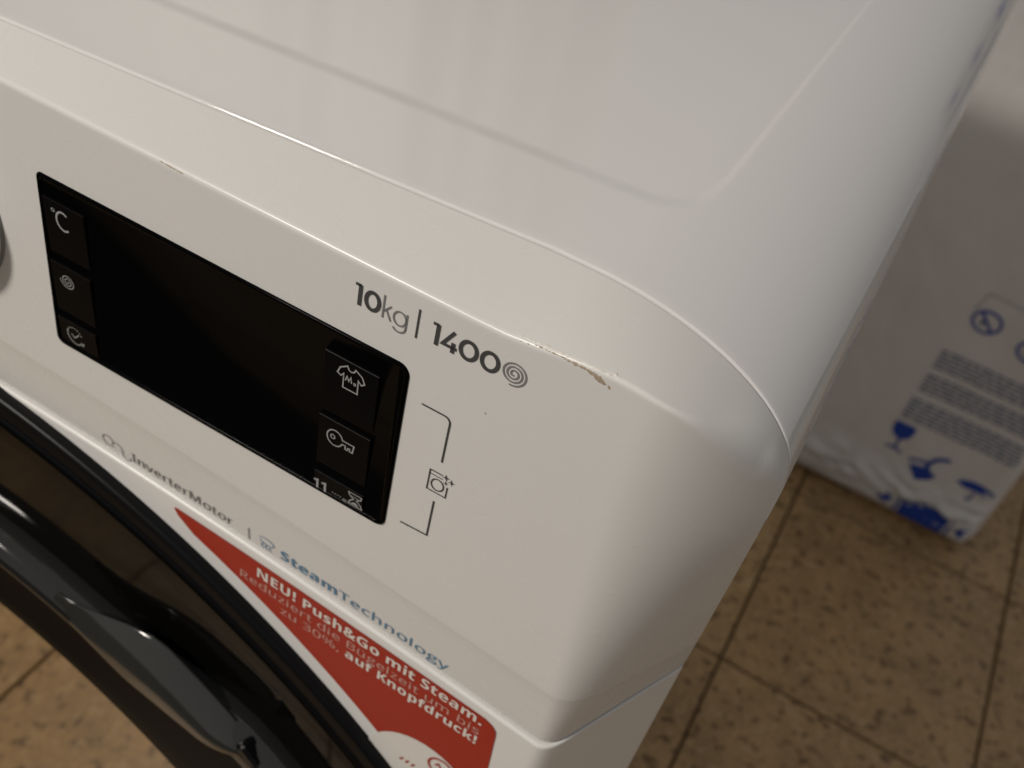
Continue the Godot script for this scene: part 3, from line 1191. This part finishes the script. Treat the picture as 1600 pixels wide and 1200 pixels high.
# ------------------------------------------------------------------ wrapped package behind
func build_package() -> void:
	var x0 := -0.02
	var x1 := 0.585
	var zf := -1.0
	var h := 0.86
	var t := thing("wrapped_appliance", "appliance wrapped in white film printed with blue handling symbols, standing on the floor behind", "package", Vector3(0.2825, 0, -1.3))
	var o := Vector3(0.2825, 0, -1.3)
	var nz := FastNoiseLite.new()
	nz.seed = 21
	nz.frequency = 7.0
	nz.fractal_octaves = 3
	# front face sheet: rounded edges, sagging folds of film near the floor
	var front := func(x: float, y: float) -> float:
		var e := minf(minf(x - x0, x1 - x), minf(y, h - y))
		var r := 0.028
		var z := zf
		if e < r:
			z -= r - sqrt(maxf(0.0, r * r - (r - e) * (r - e)))
		var fold := exp(-pow((y - 0.055) / 0.028, 2.0)) * 0.014
		z += fold * (0.6 + 0.9 * nz.get_noise_2d(x * 3.0, y * 9.0)) * smooth(0.0, 0.02, e)
		z += 0.004 * nz.get_noise_2d(x, y * 0.5) * smooth(0.0, 0.03, e)
		return z
	var low := func(x: float) -> float:
		# the lower right corner of the wrap is rounded off
		var d := x - (x1 - 0.05)
		return 0.0015 + (0.05 - sqrt(maxf(0.0, 0.0025 - d * d)) if d > 0 else 0.0)
	var rows := []
	for i in 81:
		var x := lerpf(x0, x1, 0.5 - 0.5 * cos(PI * i / 80.0))
		var row := []
		for j in 101:
			var yl: float = low.call(x)
			var y := yl + (h - yl) * pow(j / 100.0, 1.4)
			row.append(Vector3(x, y, front.call(x, y)) - o)
		rows.append(row)
	var st := begin()
	sheet(st, rows, Vector3(0, 0, 1))
	var body := obj("wrap_front", done(st), M.film, t)
	# the rest of the wrapped block
	st = begin()
	var ring := []
	for zz in [zf - 0.027, zf - 0.3, zf - 0.56, zf - 0.59]:
		var i2 := 0.0 if zz > zf - 0.58 else 0.02
		var row2 := []
		var outline := rounded_rect(x0 + i2, 0.0015 + i2, x1 - i2, h - i2, [0.03, 0.03, 0.03, 0.05])
		outline.append(outline[0])
		for p in outline:
			row2.append(Vector3(p.x, p.y, zz) - o)
		ring.append(row2)
	sheet(st, ring, Vector3(0, 0, 0))
	var bk := Vector3(0.2825, 0.43, zf - 0.59) - o
	var back := []
	for p in ring[3]:
		back.append(p.lerp(bk, 0.999))
	sheet(st, [ring[3], back], Vector3(0, 0, -1), 4 * ring[0].size())
	obj("wrap_body", done(st), M.film, t)
	# blue print, on the film
	var on := func(p: Vector2, normal: bool) -> Vector3:
		return Vector3(0, 0, 1) if normal else Vector3(p.x, p.y, front.call(p.x, p.y) + 0.0016) - o
	var ban := func(c: Vector2, r: float) -> void:
		var s := begin()
		stroke(s, circle(c, r, r * 0.86, 40), r * 0.2, on, true)
		stroke(s, [c + Vector2(-0.6 * r, 0.62 * r), c + Vector2(-0.2 * r, 0.2 * r), c + Vector2(0.2 * r, -0.2 * r), c + Vector2(0.6 * r, -0.62 * r)], r * 0.2, on)
		printed("prohibition_symbol", s, "ink_blue", body)
		s = begin()
		fill(s, PackedVector2Array([c + Vector2(-0.5 * r, -0.3 * r), c + Vector2(-0.1 * r, -0.35 * r), c + Vector2(-0.15 * r, 0.0), c + Vector2(-0.4 * r, 0.05 * r)]), on)
		printed("prohibited_hook", s, "ink_pale_blue", body)
	ban.call(Vector2(0.4452, 0.3372), 0.0165)
	ban.call(Vector2(0.5060, 0.3260), 0.0165)
	ban.call(Vector2(0.5580, 0.3160), 0.0165)
	ban.call(Vector2(0.5050, 0.6300), 0.0200)
	ban.call(Vector2(0.5520, 0.6100), 0.0200)
	# frame round the symbols
	var s2 := begin()
	stroke(s2, [Vector2(0.425, 0.345), Vector2(0.431, 0.373), Vector2(0.50, 0.371), Vector2(0.575, 0.369)], 0.0008, on)
	printed("frame_line", s2, "ink_pale_blue", body)
	# paragraphs of small print, too small to read: broken lines
	var para := func(x: float, y: float, xe: float, lines: int, seed_: int) -> void:
		var s := begin()
		var r := RandomNumberGenerator.new()
		r.seed = seed_
		for k in lines:
			var yy := y - 0.0062 * k
			var xx := x
			while xx < xe - 0.004:
				var w := minf(r.randf_range(0.006, 0.018), xe - xx)
				stroke(s, [Vector2(xx, yy), Vector2(xx + w / 2, yy), Vector2(xx + w, yy)], 0.0028, on)
				xx += w + 0.0025
		printed("text_block", s, "ink_pale_blue", body)
	para.call(0.4185, 0.2790, 0.565, 5, 31)
	para.call(0.4190, 0.2400, 0.568, 5, 32)
	para.call(0.4170, 0.1990, 0.570, 6, 33)
	para.call(0.4700, 0.5700, 0.570, 9, 34)
	para.call(0.4300, 0.7300, 0.560, 7, 35)
	for x in [0.450, 0.500, 0.550]:
		var arrow := begin()
		fill(arrow, PackedVector2Array([Vector2(x - 0.007, 0.770), Vector2(x + 0.007, 0.770), Vector2(x + 0.007, 0.800), Vector2(x + 0.017, 0.800), Vector2(x, 0.825), Vector2(x - 0.017, 0.800), Vector2(x - 0.007, 0.800)]), on)
		printed("upward_arrow_symbol", arrow, "ink_blue", body)
	# goblet
	s2 = begin()
	var g := Vector2(0.4300, 0.1450)
	var bowl := [g + Vector2(-0.0135, 0.013), g + Vector2(0.0135, 0.013)]
	bowl.append_array(arc(g + Vector2(0, 0.004), 0.014, 0.017, 0, -180, 14))
	fill(s2, PackedVector2Array(bowl), on)
	stroke(s2, [g + Vector2(0.001, -0.012), g + Vector2(0.002, -0.030)], 0.0028, on)
	stroke(s2, [g + Vector2(-0.010, -0.031), g + Vector2(0.002, -0.030), g + Vector2(0.013, -0.033)], 0.0030, on)
	printed("goblet_symbol", s2, "ink_blue", body)
	# a hand over a box
	s2 = begin()
	var hc := Vector2(0.478, 0.100)
	stroke(s2, [hc + Vector2(0.022, 0.034), hc + Vector2(0.008, 0.028), hc + Vector2(0.000, 0.014), hc + Vector2(0.006, 0.004), hc + Vector2(0.016, 0.000)], 0.0055, on)
	fill(s2, PackedVector2Array([hc + Vector2(-0.020, 0.003), hc + Vector2(0.004, 0.010), hc + Vector2(0.014, -0.006), hc + Vector2(-0.004, -0.014)]), on)
	stroke(s2, [hc + Vector2(-0.024, 0.010), hc + Vector2(-0.006, 0.016), hc + Vector2(0.002, 0.016)], 0.0035, on)
	printed("hand_symbol", s2, "ink_blue", body)
	# umbrella
	s2 = begin()
	var uc := Vector2(0.546, 0.107)
	var can := arc(uc, 0.026, 0.013, 170, 10, 12)
	can.append_array([uc + Vector2(0.012, -0.002), uc + Vector2(0, 0.001), uc + Vector2(-0.012, -0.002)])
	fill(s2, PackedVector2Array(can), on)
	stroke(s2, [uc + Vector2(0, 0.0), uc + Vector2(0, -0.013), uc + Vector2(-0.002, -0.017), uc + Vector2(-0.007, -0.015)], 0.0025, on)
	printed("umbrella_symbol", s2, "ink_blue", body)
	# clamp: a block pressed from both sides
	s2 = begin()
	for i in 12:
		for j in 8:
			var q := []
			for e in [[0, 0], [1, 0], [1, 1], [0, 1]]:
				q.append(Vector2(lerpf(0.478, 0.540, (i + e[0]) / 12.0), lerpf(0.014, 0.055, (j + e[1]) / 8.0)))
			tri2(s2, q[0], q[1], q[2], on)
			tri2(s2, q[0], q[2], q[3], on)
	for x in [0.4725, 0.546]:
		stroke(s2, [Vector2(x, 0.016), Vector2(x, 0.034), Vector2(x, 0.052)], 0.003, on)
	for side in [[0.4655, -1.0], [0.5530, 1.0]]:
		var tip := Vector2(side[0], 0.036)
		var d: float = side[1]
		fill(s2, PackedVector2Array([tip, tip + Vector2(d * 0.012, 0.013), tip + Vector2(d * 0.012, -0.013)]), on)
		fill(s2, PackedVector2Array([tip + Vector2(d * 0.012, 0.005), tip + Vector2(d * 0.020, 0.005), tip + Vector2(d * 0.020, -0.005), tip + Vector2(d * 0.012, -0.005)]), on)
	printed("clamp_symbol", s2, "ink_blue", body)


# ------------------------------------------------------------------ curtain: only its folds show, as streaks in the lid
func build_curtain() -> void:
	var nz := FastNoiseLite.new()
	nz.seed = 77
	nz.frequency = 1.4
	var rows := []
	for j in 9:
		var y := lerpf(0.3, 2.8, j / 8.0)
		var row := []
		for i in 241:
			var u := i / 240.0
			var x := lerpf(-3.4, -0.5, u)
			var f := 0.05 * sin(x * 21.0 + 1.6 * nz.get_noise_2d(x, 0.0) * 6.0) + 0.05 * nz.get_noise_2d(x * 2.0, 3.0 + y * 0.1)
			row.append(Vector3(x, y, -2.35 + f * lerpf(1.2, 0.8, j / 8.0)) - Vector3(-1.9, 0.3, -2.35))
		rows.append(row)
	var cloth := mat("curtain_cloth", Color(0.72, 0.70, 0.66), 0.9)
	var o := obj("curtain", sheet_mesh(rows, Vector3(0, 0, 1)), cloth, self)
	o.position = Vector3(-1.9, 0.3, -2.35)
	o.set_meta("label", "pale curtain in loose folds hanging behind the washing machine")
	o.set_meta("category", "curtain")
